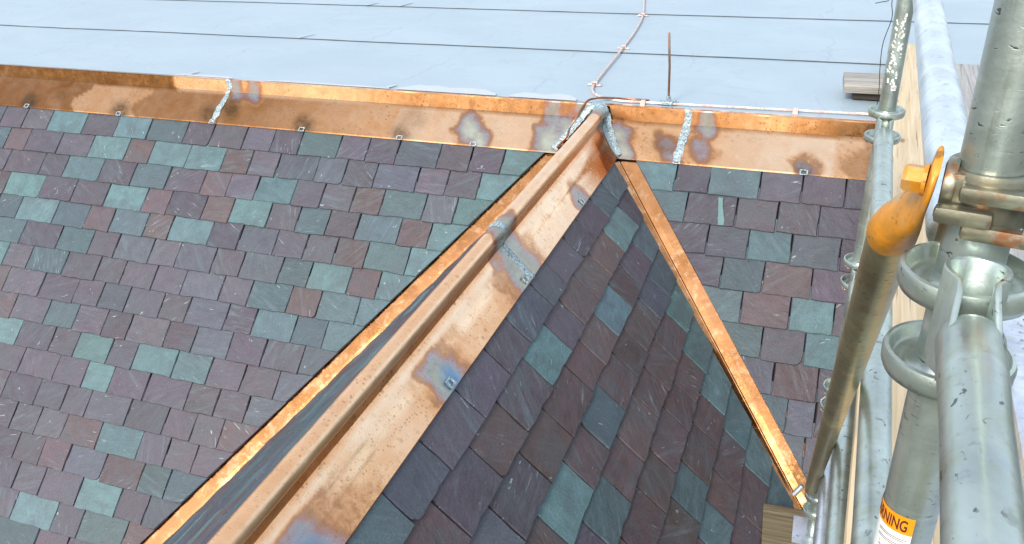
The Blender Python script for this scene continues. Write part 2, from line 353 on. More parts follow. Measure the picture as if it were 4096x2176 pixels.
CLS = dict(P=(.074, .063, .079), B=(.069, .074, .093), G=(.082, .142, .152), D=(.060, .090, .102), R=(.086, .060, .065), M=(.088, .062, .063))
margin = {}
def clip_poly(poly, a, b, c):     # keep a*u + b*v <= c
    out = []
    for i, p in enumerate(poly):
        q_ = poly[(i+1) % len(poly)]; dp = a*p[0]+b*p[1]-c; dq = a*q_[0]+b*q_[1]-c
        if dp <= 0: out.append(p)
        if dp*dq < 0:
            t = dp/(dp-dq); out.append((p[0]+(q_[0]-p[0])*t, p[1]+(q_[1]-p[1])*t))
    return out
def slate(fr, u0, u1, vb, e, cls, root, clip=None, head=1.45, seen=None):
    O, U, V, N = FR[fr]; rr = random.uniform
    gap = rr(.0012, .0026)
    u0 += gap; u1 -= gap
    if u1-u0 < .02: return
    vt = vb+e*head; j = .0022
    skew = rr(-.003, .003); vb += rr(-.0035, .0035); bt = rr(-.0025, .0025)
    nb = max(3, int((u1-u0)/.035)); poly = []
    for i in range(nb+1):
        t = i/nb; k = j if 0 < i < nb else 0
        poly.append((u0+(u1-u0)*t+rr(-k, k), vb+bt*(t-.5)*2+rr(-j, j)))
    if rr(0, 1) < .14:              # knocked-off corner
        cc = rr(.006, .02)
        if rr(0, 1) < .5: poly[0] = (poly[0][0]+rr(0, .004), poly[0][1]+cc); poly.insert(1, (u0+cc*rr(.6, 1.3), vb+rr(0, .002)))
        else: poly[-1] = (poly[-1][0]-rr(0, .004), poly[-1][1]+cc); poly.insert(-1, (u1-cc*rr(.6, 1.3), vb+rr(0, .002)))
    for t in (.25, .5, .75): poly.append((u1+skew*t+rr(-j, j)*.7, vb+(vt-vb)*t))
    poly.append((u1+skew, vt)); poly.append((u0+skew, vt))
    for t in (.75, .5, .25): poly.append((u0+skew*t+rr(-j, j)*.7, vb+(vt-vb)*t))
    if clip:
        for c_ in clip: poly = clip_poly(poly, *c_)
        if len(poly) < 3: return
        ar = abs(sum(poly[i][0]*poly[(i+1) % len(poly)][1]-poly[(i+1) % len(poly)][0]*poly[i][1] for i in range(len(poly))))/2
        if ar < .0006: return
    th = rr(.0055, .0085)*(1.3 if fr != 'main' else 1); tilt = (.0074 if fr == 'main' else .0088)/e; n0 = -.0072+rr(0, .0018); roll = rr(-.006, .006)
    cu = sum(p[0] for p in poly)/len(poly); cv = sum(p[1] for p in poly)/len(poly)
    def nn(u, v): return n0-tilt*(v-vb)+roll*(u-cu)
    k = len(poly); vs = []
    for u, v in poly: vs.append(Vector((u-cu, v-cv, nn(u, v)-n0)))
    for i, (u, v) in enumerate(poly):
        d = Vector((cu-u, cv-v)); L = d.length or 1; d = d/L*rr(.0012, .0058); vs.append(Vector((u-cu+d.x, v-cv+d.y, nn(u, v)-n0+th)))
    fs = [tuple(range(k, 2*k)), tuple(range(k-1, -1, -1))]+[(i, (i+1) % k, (i+1) % k+k, i+k) for i in range(k)]
    C_ = CLS[cls]; f = rr(.78, 1.16); colr = tuple(min(1, x*f*rr(.95, 1.05)) for x in C_)+(1,)
    M4 = Matrix((U, V, N)).transposed().to_4x4(); M4.translation = O+U*cu+V*cv+N*n0
    vis = seen if seen is not None else in_view(M4.translation)
    if not vis:
        margin.setdefault(root, []).append(([M4 @ v for v in vs], fs, colr)); return
    me = bpy.data.meshes.new('slate'); me.from_pydata([tuple(v) for v in vs], [], fs)
    a = me.color_attributes.new('scol', 'FLOAT_COLOR', 'POINT')
    for d in a.data: d.color = colr
    o = link('slate', me, M_SLATE, root); o.matrix_world = M4
def rcls(w='PPPPPPBBGGDDRR'): return random.choice(w)

LEFT = {
 0:([-3.84, -3.618, -3.317, -3.054, -2.791, -2.505, -2.306, -2.064, -1.865, -1.67, -1.408, -1.218, -1.027, -0.767, -0.577, -0.389],'PPGPGDPPPPDPPBPPG'),
 1:([-3.922, -3.74, -3.462, -3.198, -2.905, -2.713, -2.428, -2.164, -1.969, -1.778, -1.509, -1.322, -1.124, -0.86, -0.679, -0.49],'DRPPGRGGRPBBPBPPG'),
 2:([-3.844, -3.54, -3.341, -3.048, -2.787, -2.521, -2.255, -2.069, -1.871, -1.613, -1.422, -1.223, -1.036, -0.777, -0.59],'PPPGPDPRPGPPRDBG'),
 3:([-3.772, -3.466, -3.198, -2.933, -2.635, -2.449, -2.187, -1.992, -1.732, -1.534, -1.337, -1.148, -0.886, -0.702],'RGPPGRPRGPDPDRG'),
 4:([-3.588, -3.283, -3.022, -2.822, -2.56, -2.376, -2.084, -1.878, -1.632, -1.433, -1.24, -1.046, -0.791],'DGDRDRGPBPPRDG'),
 5:([-3.482, -3.177, -2.92, -2.721, -2.457, -2.262, -2.003, -1.808, -1.547, -1.356, -1.102, -0.925],'DPDPBPBPBDGRG'),
 6:([-3.349, -3.055, -2.797, -2.604, -2.37, -2.158, -1.891, -1.697, -1.436, -1.245, -1.004],'PDPPPPBPDRDG'),
 7:([-3.466, -3.173, -2.902, -2.707, -2.507, -2.257, -2.068, -1.801, -1.614, -1.353, -1.157],'RPPPBPPBPGDG'),
 8:([-3.326, -3.055, -2.831, -2.608, -2.426, -2.156, -1.961, -1.72, -1.497, -1.255],'RPDPPPPBPPB'),
 9:([-3.209, -2.944, -2.754, -2.504, -2.32, -2.036, -1.799, -1.578, -1.36],'GPPGPGGPPB'),
 10:([-3.111, -2.839, -2.617, -2.426, -2.173, -1.886, -1.691, -1.496],'PPPGPPPPB'),
 11:([-3.164, -2.909, -2.704, -2.527, -2.237, -1.977, -1.789, -1.608],'PPPPPPPPR'),
 12:([-3.021, -2.832, -2.637, -2.378, -2.09, -1.905, -1.72],'PPPRGPPP'),
 13:([-2.918, -2.726, -2.539, -2.28, -2.02, -1.838],'PPRBRDD'),
 14:([-2.846, -2.651, -2.384, -2.108, -1.919],'PPPGPB'),
 15:([-2.784, -2.488, -2.304, -2.004],'PGPDR'),
 16:([-2.557, -2.347],'DPP')}
RIGHT = {
 0:([0.547, 0.718, 0.964, 1.16, 1.356],'GPDPPP'), 1:([0.626, 0.87, 1.065, 1.256],'DPPPP'), 2:([0.755, 0.95, 1.148, 1.367],'PBGBP'),
 3:([0.847, 1.042, 1.26],'PDRP'), 4:([0.963, 1.182, 1.373],'DRGP'), 5:([1.077, 1.265],'DPG'), 6:([1.149, 1.339],'BRP'),
 7:([1.225, 1.346],'DBP'), 8:([1.316],'BP')}
DORM = [
 (.329,[-2.814, -2.585, -2.329, -2.087, -1.877, -1.614, -1.43, -1.183, -0.994, -0.75],'DBPPPBBPPPD'),
 (.437,[-2.714, -2.463, -2.23, -1.97, -1.73, -1.541, -1.334, -1.117, -0.875, -0.585],'PPPPGPPPPGP'),
 (.543,[-2.578, -2.322, -2.085, -1.821, -1.638, -1.425, -1.176, -0.982, -0.734],'BPPPPPGRPD'),
 (.650,[-2.463, -2.199, -1.993, -1.757, -1.531, -1.344, -1.071, -.858],'PGPDPPPBD'),
 (.757,[-2.339, -2.111, -1.895, -1.629, -1.435, -1.224, -0.975],'PDPRPPRG'),
 (.865,[-2.014, -1.802, -1.538, -1.348, -1.114],'RPRPPG'),
 (.976,[-1.916, -1.705, -1.454, -1.247],'PDPPG'),
 (1.085,[-1.776, -1.586, -1.317],'GPPG'),
 (1.192,[-1.662, -1.392],'RPG')]
EY = .1110; E = EY/S2
CL_L = [(1, -S2, .043)]; CL_R = [(-1, -S2, -.120)]
for k in range(23):
    y = -.651-EY*(k-3); vb = y/S2
    xs, cs = LEFT.get(k, ([random.uniform(-2.3, -2.1)], 'PP'))
    xs = list(xs); cs = list(cs)
    while xs[0] > -5.0: xs.insert(0, xs[0]-random.choice((.2, .2, .24, .28, .3))); cs.insert(0, rcls())
    lim = y+.043
    while xs[-1] < lim-.32: xs.append(xs[-1]+random.choice((.2, .26, .3))); cs.append(rcls())
    ed = xs+[max(lim+.22, xs[-1]+.05)]
    for i in range(len(xs)): slate('main', ed[i], ed[i+1], vb, E, cs[i+1], main_roof, CL_L, 1.12 if k == 0 else 1.45)
for k in range(17):
    y = -.651-EY*(k-3); vb = y/S2; lim = -y+.11
    xs, cs = RIGHT.get(k, ([lim+.2*random.random()+.1], rcls()+rcls())); xs = list(xs); cs = list(cs)
    ed = [min(lim-.2, xs[0]-.1)]+xs
    while ed[-1] < 2.0: ed.append(ed[-1]+random.choice((.19, .22, .26))); cs.append(rcls())
    for i in range(len(ed)-1): slate('main', ed[i], ed[i+1], vb, E, cs[i], main_roof, CL_R, 1.12 if k == 0 else 1.45)
ED = .1078/S2
for k in range(19):
    x, ys, cs = DORM[k] if k < len(DORM) else (DORM[-1][0]+.1078*(k-len(DORM)+1), None, None)
    vb = (XC-x)/S2; lim = -.03-x            # y of the valley on this row
    if ys is None: ys = [lim-random.uniform(.1, .3)]; cs = 'PG'
    ys = list(ys); cs = list(cs)
    while ys[0] > -3.35: ys.insert(0, ys[0]-random.choice((.19, .22, .25, .28))); cs.insert(0, rcls('PPPPBRRGD'))
    while ys[-1] < lim-.3: ys.append(ys[-1]+random.choice((.2, .24))); cs.append('D')
    ed = ys+[max(lim+.2, ys[-1]+.05)]
    for i in range(len(ys)): slate('dr', ed[i], ed[i+1], vb, ED, 'M' if cs[i+1] == 'P' and k > 0 and random.random() < .35+.15*k else cs[i+1], dormer_roof, [(1, -S2, -.03-XC)], 1.15 if k == 0 else 1.45)  # browner slates further down paint in the loss of sky sheen
for k in range(24):                          # far side of the dormer, seen at a grazing angle
    x = XC-(.234+.1078*k); vb = (x-XC)/S2; lim = x-.125
    y = -3.5+random.uniform(0, .2); 
    while y < lim+.02:
        w = random.choice((.19, .22, .25, .28))
        slate('dl', -(y+w), -y, vb, ED, rcls('PPPBDDGRR'), dormer_roof, [(-1, -S2, XC-.125)], 1.15 if k == 0 else 1.45)
        y += w
for root, items in margin.items():
    mb = MB(); cols = []
    for vs, fs, c_ in items: mb.add(vs, fs); cols += [c_]*len(vs)
    o = mesh('slate_field', mb.v, mb.f, M_SLATE, root); tag(o, kind='stuff')
    a = o.data.color_attributes.new('scol', 'FLOAT_COLOR', 'POINT')
    for d, c_ in zip(a.data, cols): d.color = c_

def streak(fr, pts, root):
    O, U, V, N = FR[fr]; vs = [O+U*u+V*v+N*(.0042-.0005*i) for i, (u, v) in enumerate(pts)]
    k = len(vs); mesh('mineral_streak', vs+[p-N*.003 for p in vs], [tuple(range(k))]+[(i, i+k, (i+1) % k+k, (i+1) % k) for i in range(k)], M_STREAK, root)
streak('main', [(.776, -.460), (.798, -.460), (.803, -.505), (.822, -.575), (.821, -.602), (.794, -.603), (.789, -.560)], main_roof)
# flat roof: base plus membrane sheets that lap towards the edge
flat = MB().box((-2.5, 5.2, -.10), (15, 10.28, .15)).build('flat_roof', M_MEMB); tag(flat, 'flat roof covered in pale blue grey membrane sheets', kind='structure')
seams = [.012, 1.17, 2.46, 3.70, 4.95, 6.2, 7.5, 8.8, 10.3]
for i in range(8):
    y0, y1 = seams[i], seams[i+1]+.08; n = 120; vs = []; fs = []
    for j in range(n+1):
        x = -9.9+14.8*j/n; w = (mnoise.noise(Vector((x*.9, i*7.3, 0)))*.016+mnoise.noise(Vector((x*3.1, i*3.3, 5)))*.005) if i else 0
        l = .002+.003*abs(mnoise.noise(Vector((x*2., i*5.1, 2))))
        vs += [(x, y0+w, -.0035), (x, y0+w, l), (x, y0+w+.05, l+.0005), (x, y1, -.002)]
    for j in range(n):
        for k in range(3): fs.append((4*j+k, 4*j+4+k, 4*j+5+k, 4*j+1+k))
    o = mesh('membrane_sheet', vs, fs, M_MEMB, flat)
    if i:
        vs = []; fs = []
        for j in range(n+1):
            x = -9.9+14.8*j/n; w = mnoise.noise(Vector((x*.9, i*7.3, 0)))*.016+mnoise.noise(Vector((x*3.1, i*3.3, 5)))*.005
            hgt = .0048+.002*mnoise.noise(Vector((x*6, i, 1)))
            vs += [(x, y0+w-.005, -.001), (x, y0+w-.002, hgt), (x, y0+w+.0015, hgt)]
        for j in range(n):
            for k in range(2): fs.append((3*j+k, 3*j+3+k, 3*j+4+k, 3*j+1+k))
        mesh('lap_seam', vs, fs, M_BITUMEN, o)

# ------------------------------------------------------------------ copper edge flashing
edge = empty('edge_flashing'); tag(edge, 'long copper roof edge flashing between the slates and the flat roof', 'flashing')
XS = [-8., -2.314, .558, 2.3]
PROF = [(.030, .0065), (.002, .0075), (-.002, .002), (-.0150, -.0665), (-.022, -.0725), (-.207, -.2055), (-.2085, -.2125)]
HEATS = [(-2.25, -.03, .10, .62), (-2.12, -.03, .09, .70), (-.62, -.13, .15, .95), (-.56, -.17, .12, .9),
         (-.15, -.16, .17, .95), (-.06, -.08, .14, .85), (-.17, -.03, .12, .66), (.03, -.03, .14, .8), (.20, -.10, .14, .85), (.25, -.17, .12, .9), (.47, -.12, .10, .60), (.50, -.18, .09, .6), (.645, -.13, .13, .58), (.66, -.03, .09, .75), (1.157, -.19, .10, .62), (1.2, -.16, .09, .3)]
SOOT = [(-3.86, -.18, .09, .95), (-3.07, -.19, .10, .8), (-2.39, -.16, .08, .7), (-2.24, -.12, .09, .75), (-1.687, -.18, .095, .8), (-1.037, -.185, .085, .7), (-1.0, -.10, .12, .25), (.46, -.13, .09, .35), (1.157, -.195, .055, .7), (-3.62, -.12, .05, .3)]
def esoot_refl(co):
    h = 0 if co.y < -.02 else (.72 if co.x < -2.75 else (.18 if co.x < -1.4 else (.38 if co.x < .9 else .25)))  # fascia steps paint a dimmer reflection; the listed marks below are soot
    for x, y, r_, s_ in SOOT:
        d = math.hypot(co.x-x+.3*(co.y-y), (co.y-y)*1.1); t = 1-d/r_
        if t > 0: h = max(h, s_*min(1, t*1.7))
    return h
def eheat(co):
    h = 0
    for x, y, r_, s_ in HEATS:
        d = math.hypot(co.x-x+.4*(co.y-y), (co.y-y)*1.05)*(1+.5*mnoise.noise(co*16))*1.22; t = 1-d/r_
        if t > 0: h = max(h, s_*min(1, t*1.35))
    return h
def epale_refl(co):  # bright reflection painted as lighter copper on apron and fascia
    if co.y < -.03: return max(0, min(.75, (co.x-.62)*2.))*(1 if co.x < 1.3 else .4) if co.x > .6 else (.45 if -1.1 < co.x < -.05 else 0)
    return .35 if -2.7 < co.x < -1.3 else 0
def rpale_refl(co):  # sky highlight painted as lighter copper on the roll top and flange
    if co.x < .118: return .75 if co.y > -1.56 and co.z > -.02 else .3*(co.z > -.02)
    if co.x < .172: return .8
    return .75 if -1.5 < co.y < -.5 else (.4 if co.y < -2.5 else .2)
def edark_refl(co):  # dark surroundings mirrored in the copper, painted in as brown
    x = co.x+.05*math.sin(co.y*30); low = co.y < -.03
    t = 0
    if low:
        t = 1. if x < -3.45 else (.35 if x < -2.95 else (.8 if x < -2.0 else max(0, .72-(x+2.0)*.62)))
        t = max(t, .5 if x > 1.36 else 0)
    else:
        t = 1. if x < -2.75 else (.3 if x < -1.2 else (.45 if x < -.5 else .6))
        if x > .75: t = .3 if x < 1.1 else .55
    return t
for i in range(3):
    x0, x1 = XS[i]+(-.012 if i else 0), XS[i+1]+.012; dz = .0016*(2-i)
    n = int((x1-x0)/.025); sub = [PROF[0], PROF[1], PROF[2]]+[(PROF[2][0]+(PROF[3][0]-PROF[2][0])*t/4, PROF[2][1]+(PROF[3][1]-PROF[2][1])*t/4) for t in (1, 2, 3)]+[PROF[3], PROF[4]]
    sub += [(PROF[4][0]+(PROF[5][0]-PROF[4][0])*t/10, PROF[4][1]+(PROF[5][1]-PROF[4][1])*t/10) for t in range(1, 10)]+[PROF[5], PROF[6]]
    k = len(sub); vs = []; fs = []
    for j in range(n+1):
        x = x0+(x1-x0)*j/n
        for y, z in sub:
            wv = .0022*mnoise.noise(Vector((x*2.2, y*9, 3)))+.001*mnoise.noise(Vector((x*7, y*20, 1)))
            if y > -.001: wv *= .3
            vs.append((x, y-dz*.7-wv*.7, z+dz*.7+wv*.7))
    for j in range(n):
        for q_ in range(k-1): fs.append((j*k+q_, j*k+q_+1, (j+1)*k+q_+1, (j+1)*k+q_))
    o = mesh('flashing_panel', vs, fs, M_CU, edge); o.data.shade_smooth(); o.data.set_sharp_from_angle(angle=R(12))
    fattr(o, 'htint', eheat); fattr(o, 'soot_refl', esoot_refl); fattr(o, 'tarnish_refl', edark_refl); fattr(o, 'pale_refl', epale_refl)
def bead(name, path, nrm, w, h, parent, seed=0, mat=None, seg=.006):
    """lumpy bead of metal along a path lying on a surface with normal nrm"""
    P = [Vector(p) for p in path]; pts = []
    for a, b in zip(P[:-1], P[1:]):
        n = max(1, int((b-a).length/seg))
        pts += [a+(b-a)*(i/n) for i in range(n)]
    pts.append(P[-1]); vs = []; fs = []; k = 7
    for i, p in enumerate(pts):
        t = (pts[min(i+1, len(pts)-1)]-pts[max(i-1, 0)]).normalized()
        N = nrm(p) if callable(nrm) else Vector(nrm); s_ = t.cross(N).normalized()
        ww = w*(1+.35*mnoise.noise(Vector((i*.21, seed, 1)))); hh = h*(1+.5*mnoise.noise(Vector((i*.33, seed, 7))))
        sh = w*.18*mnoise.noise(Vector((i*.17, seed, 3)))
        for q_ in range(k):
            u = q_/(k-1)*2-1
            vs.append(p+s_*(ww*.5*u+sh)+N*(hh*(1-u*u)*(1+.5*mnoise.noise(Vector((i*.6, q_*.9, seed))))-.001))
    for i in range(len(pts)-1):
        for q_ in range(k-1): fs.append((i*k+q_, i*k+q_+1, (i+1)*k+q_+1, (i+1)*k+q_))
    return mesh(name, vs, fs, mat or M_SOLDER, parent, True)
NA = Vector((0, -.62, .78)); NF = Vector((0, -.92, .39))
for x in XS[1:3]:
    bead('solder_seam', [(x+.004, .004, .010), (x, -.004, .005), (x-.002, -.0155, -.064), (x-.004, -.024, -.071), (x-.012, -.12, -.135), (x-.02, -.207, -.203)],
         lambda p: NF if p.y > -.03 else NA, .042, .004, edge, x)
def clip_at(x, parent):
    mb = MB(); c = Vector((x, -.2065, -.2045)); X = Vector((1, 0, 0)); Yv = Vector((0, -.782, -.622)); 
    for dx in (-.016, .016): mb.box(c+X*dx-Yv*.005+NA*.003, (.007, .024, .003), (X, Yv, NA), .0012)
    mb.box(c-Yv*.016+NA*.003, (.038, .006, .003), (X, Yv, NA), .0012)
    mb.box(c+Yv*.008+NA*.002, (.037, .005, .004), (X, Yv, NA), .0012)
    mb.build('hold_down_clip', M_SOLDER, parent)
for x in (-3.86, -3.07, -2.335, -1.687, -1.037, -.582, .54, 1.157): clip_at(x, edge)
mb = MB(); 
bead('sealant_line', [(-8, .034, .0045), (-4, .036, .0045), (-2, .034, .0045), (2.2, .034, .0045)], (0, 0, 1), .02, .003, edge, 5, M_SEAL, .05)
def blob(name, pts, z, mat, parent, th=.002):
    n = len(pts); vs = [(x, y, z) for x, y in pts]+[(x, y, z-th) for x, y in pts]
    return mesh(name, vs, [tuple(range(n))]+[(i, i+n, (i+1) % n+n, (i+1) % n) for i in range(n)], mat, parent)
def smear(x0, x1, y0, y1, seed):
    a = []; n = 26
    for i in range(n+1):
        x = x0+(x1-x0)*i/n; t = min(1, 5*min(i, n-i)/n+.25)
        a.append((x, y0+(y1-y0)*t*(.8+.5*mnoise.noise(Vector((x*9, seed, 0))))))
    blob('sealant_smear', [(x1, y0), (x0, y0)]+a, .0115, M_SEAL, edge)
smear(-1.15, -.53, .03, .155, 1); smear(-.45, -.06, .03, .14, 2); smear(-2.75, -2.3, .03, .07, 3); smear(-2.05, -1.2, .03, .055, 4)
def dab(p, q, w):
    p, q = Vector(p), Vector(q); s_ = Vector((q.y-p.y, p.x-q.x)).normalized()*w
    blob('sealant_smear', [tuple(p-s_), tuple(q-s_*.6), tuple(q+s_*.6), tuple(p+s_)], .0125, M_SEAL, edge)
dab((-2.68, .03), (-2.645, .13), .012); dab((-1.22, .05), (-1.195, .11), .012); dab((-2.55, 1.16), (-2.50, 1.30), .010); dab((-2.68, 2.44), (-2.64, 2.58), .012); dab((-2.36, 2.46), (-2.32, 2.62), .012)

# ------------------------------------------------------------------ copper ridge cap on the dormer
ridge = empty('ridge_cap'); tag(ridge, 'rolled copper ridge cap running down along the dormer ridge', 'ridge cap')
RC = (XC+.001, -.027); RR = .0305
def rprof(r_, off):
    left = [(-.142, -.142), (-.075, -.0755), (-.02, -.0215)]; pts = []
    pts += [(XC+x, ZT+.006+z+off) for x, z in [(-.1415, -.146), (-.141, -.141), (-.11, -.11), (-.075, -.076), (-.045, -.0465), (-.0185, -.021)]]
    for i in range(23):
        a = R(232-284*i/22); pts.append((RC[0]+r_*math.cos(a), RC[1]+off+r_*math.sin(a)))
    pts += [(XC+x, ZT+.006+z+off) for x, z in [(.0185, -.021), (.035, -.0375), (.05, -.053), (.072, -.0755), (.0735, -.0785), (.09, -.0945), (.11, -.114), (.128, -.1305), (.141, -.1415), (.1415, -.147)]]
    return pts
YSEAM = -1.575
RH = [(.19, -1.575, .13, .95), (.14, -1.57, .12, .9), (.225, -1.62, .10, 1.), (.19, -1.50, .14, .34), (.195, -1.70, .17, .28), (.20, -2.32, .11, .75), (.215, -2.34, .10, 1.), (.19, -2.30, .20, .27), (.20, -3.08, .13, .62), (.19, -3.0, .20, .26), (.22, -.83, .09, .72), (.12, -.08, .10, .8), (.07, -1.57, .05, .8)]
def rheat(co):
    h = 0
    for x, y, r_, s_ in RH:
        if abs(co.x-XC) < .038 and x > .15: continue
        d = math.hypot(co.x-x, (co.y-y)*.85)*(1+.5*mnoise.noise(co*16)); t = 1-d/r_
        if t > 0: h = max(h, s_*min(1, t*1.45))
    return h
def rblue(co):
    h = 0
    for x, y, r_, s_ in ((.215, -2.305, .045, .9), (.222, -2.345, .035, .6), (.215, -3.09, .07, .7)):
        if co.x > .14: h = max(h, s_*max(0, min(1, 1.5*(1-math.hypot(co.x-x, (co.y-y))/r_))))
    return h
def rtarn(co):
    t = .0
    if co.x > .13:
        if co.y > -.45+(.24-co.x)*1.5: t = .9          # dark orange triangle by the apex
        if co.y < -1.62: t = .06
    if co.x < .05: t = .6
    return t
for y0, y1, off in ((-.055, YSEAM-.015, .0016), (YSEAM+.015, -3.7, 0.)):
    pr = rprof(RR+off, off); k = len(pr); n = int(abs(y1-y0)/.022); vs = []; fs = []
    for j in range(n+1):
        y = y0+(y1-y0)*j/n
        for x, z in pr:
            wv = .0016*mnoise.noise(Vector((x*14, y*3, 2))) if abs(x-XC) > .05 else 0
            yy = y
            vs.append((x+wv*.7, yy, z+wv*.7))
    for j in range(n):
        for q_ in range(k-1): fs.append((j*k+q_, j*k+q_+1, (j+1)*k+q_+1, (j+1)*k+q_))
    o = mesh('ridge_panel', vs, fs, M_CU, ridge); o.data.shade_smooth(); o.data.set_sharp_from_angle(angle=R(20))
    fattr(o, 'htint', rheat); fattr(o, 'blue', rblue); fattr(o, 'rolled', lambda co: 1. if abs(co.x-XC) < .033 else 0.); fattr(o, 'tarnish_refl', rtarn); fattr(o, 'pale_refl', rpale_refl)
pr = rprof(RR+.001, .001); path = [(x, YSEAM, z) for x, z in pr if .03 < x]
bead('solder_seam', [(x, YSEAM-.03*max(0, (x-.12)), z) for x, z in pr[8:]], lambda p: (Vector((p.x-RC[0], 0, p.z-RC[1])).normalized() if p.x < .118 and p.z > -.085 else Vector((S2, 0, S2))), .044, .006, ridge, 11, None, .004)
for x, y in ((.222, -1.63), (.222, -2.335), (.224, -.85), (.222, -3.1)):
    c = Vector((x, y, ZT+.008-(x-XC))); X = Vector((0, 1, 0)); Yv = Vector((S2, 0, -S2)); N = Vector((S2, 0, S2)); mb = MB()
    for dx in (-.014, .014): mb.box(c+X*dx+N*.003, (.007, .026, .004), (X, Yv, N), .0012)
    mb.box(c-Yv*.012+N*.003, (.034, .007, .004), (X, Yv, N), .0012); mb.box(c+Yv*.012+N*.003, (.034, .007, .005), (X, Yv, N), .0012)
    mb.build('hold_down_clip', M_SOLDER, ridge)
# collar where the roll dies into the edge flashing: hood, solder fillet, saddle wing
hood = MB(); vs = []
for i in range(7):
    t = i/6; 
    for j in range(25):
        a = R(215-250*j/24); r_ = RR+.002+.012*t*t
        vs.append((RC[0]+r_*math.cos(a), -.085+.055*t, RC[1]+r_*math.sin(a)+.004*t))
hood.add(vs, [(i*25+j, i*25+j+1, (i+1)*25+j+1, (i+1)*25+j) for i in range(6) for j in range(24)])
o = hood.build('roll_collar', M_SOLDER, ridge, True)
NM = Vector((0, -S2, S2))
bead('solder_fillet', [(-.118, -.200, -.193), (-.085, -.150, -.150), (-.045, -.095, -.105), (-.012, -.040, -.060), (.005, -.024, -.036), (.030, -.012, -.010), (.062, -.006, .006), (.100, -.010, .002), (.128, -.026, -.040), (.146, -.07, -.092), (.175, -.115, -.128), (.205, -.16, -.163), (.240, -.203, -.196)],
     NM, .04, .006, ridge, 21)
wing = MB().add([(.118, -.075, -.075), (.136, -.06, -.085), (.238, -.205, -.199), (.234, -.232, -.206), (.17, -.17, -.138), (.128, -.11, -.094)], [(0, 1, 2, 3, 4, 5)])
o = wing.build('saddle_strip', M_SOLDER, ridge)

# ------------------------------------------------------------------ copper valleys
def valley(side, label):
    root = empty('valley_flashing'); tag(root, label, 'flashing', 'copper valleys beside the dormer')
    zb = -.093
    if side > 0: o0 = Vector((.02-.0, 0, -.027)); d = Vector((1, -1, -1)).normalized(); tm = Vector((1, 0, 0)); 
    else: o0 = Vector((.17, 0, -.037)); d = Vector((-1, -1, -1)).normalized(); tm = Vector((-1, 0, 0))
    nm = Vector((0, -S2, S2)); nd = Vector((side*S2, 0, S2))
    pm = (tm-d*tm.dot(d)).normalized(); 
    sd_ = Vector((0, -1, 0)); pd = (sd_-d*sd_.dot(d)).normalized()      # in the dormer plane, away from the valley
    rib = (nm+nd).normalized()
    def main_side(t):
        p = o0+d*t; w = .0025*mnoise.noise(Vector((t*3, side, 0)))
        return [p+pm*.16+nm*.002, p+pm*.10+nm*(.002+w), p+pm*.05+nm*(.002+w), p+pm*.021+nm*.001]
    def rib_side(t):
        p = o0+d*t; w = .0015*mnoise.noise(Vector((t*5, side, 4)))
        return [p+pm*.009-nm*.004, p+pm*.0075+rib*(.018+w), p+pm*.004+rib*(.0225+w), p+rib*(.0225+w), p+pd*.014+rib*.014, p+pd*.034+nd*.004, p+pd*.12+nd*.002]
    for t0, t1, off in ((.37, 2.02, .001), (2.0, 4.9, 0.)):
        for nm_, fn in (('valley_panel', main_side), ('valley_rib', rib_side)):
            n = int((t1-t0)/.04); vs = []; fs = []; k = len(fn(0))
            for j in range(n+1):
                for p in fn(t0+(t1-t0)*j/n): vs.append(p+rib*off)
            for j in range(n):
                for q_ in range(k-1): fs.append((j*k+q_, j*k+q_+1, (j+1)*k+q_+1, (j+1)*k+q_))
            o = mesh(nm_, vs, fs, M_CU2, root)
            b = bmesh.new(); b.from_mesh(o.data); bmesh.ops.recalc_face_normals(b, faces=b.faces[:]); b.to_mesh(o.data); b.free()
    return root
valley(1, 'straight copper valley with a raised centre rib right of the dormer'); valley(-1, 'narrow copper valley hidden behind the ridge, left of the dormer')

# ------------------------------------------------------------------ lightning conductor
def smooth_path(pts, n=6):
    P = [Vector(p) for p in pts]; P = [P[0]*2-P[1]]+P+[P[-1]*2-P[-2]]; out = []
    for i in range(1, len(P)-2):
        for j in range(n):
            t = j/n; a, b, c_, d = P[i-1:i+3]
            out.append(.5*((2*b)+(c_-a)*t+(2*a-5*b+4*c_-d)*t*t+(3*b-a-3*c_+d)*t**3))
    out.append(P[-2]); return out
def cable(name, pts, r_, mat, parent, strands=True, n=8):
    sp = smooth_path(pts, 10); mb = MB()
    if not strands: return mb.tube(sp, r_, n).build(name, mat, parent, True)
    # six twisted strands
    L = 0; N = Vector((0, 0, 1)); ph = []
    for i, p in enumerate(sp):
        if i: L += (p-sp[i-1]).length
        ph.append(L)
    dense = []; 
    for i in range(len(sp)-1):
        seg = max(1, int((ph[i+1]-ph[i])/.006))
        for j in range(seg):
            t = j/seg; dense.append((sp[i].lerp(sp[i+1], t), ph[i]+(ph[i+1]-ph[i])*t, (sp[i+1]-sp[i]).normalized()))
    for s_ in range(5):
        pl = []
        for p, l_, T in dense:
            A = (N-T*N.dot(T)).normalized(); B = T.cross(A); a = l_/.045*2*math.pi+s_*2*math.pi/5
            pl.append(p+(A*math.cos(a)+B*math.sin(a))*r_*.55)
        mb.tube(pl, r_*.55, 5)
    return mb.build(name, mat, parent, True, 60)
cz = .015
lc = empty('lightning_cable'); tag(lc, 'braided copper cable winding across the flat roof to the copper edge', 'cable', 'lightning conductor cables')
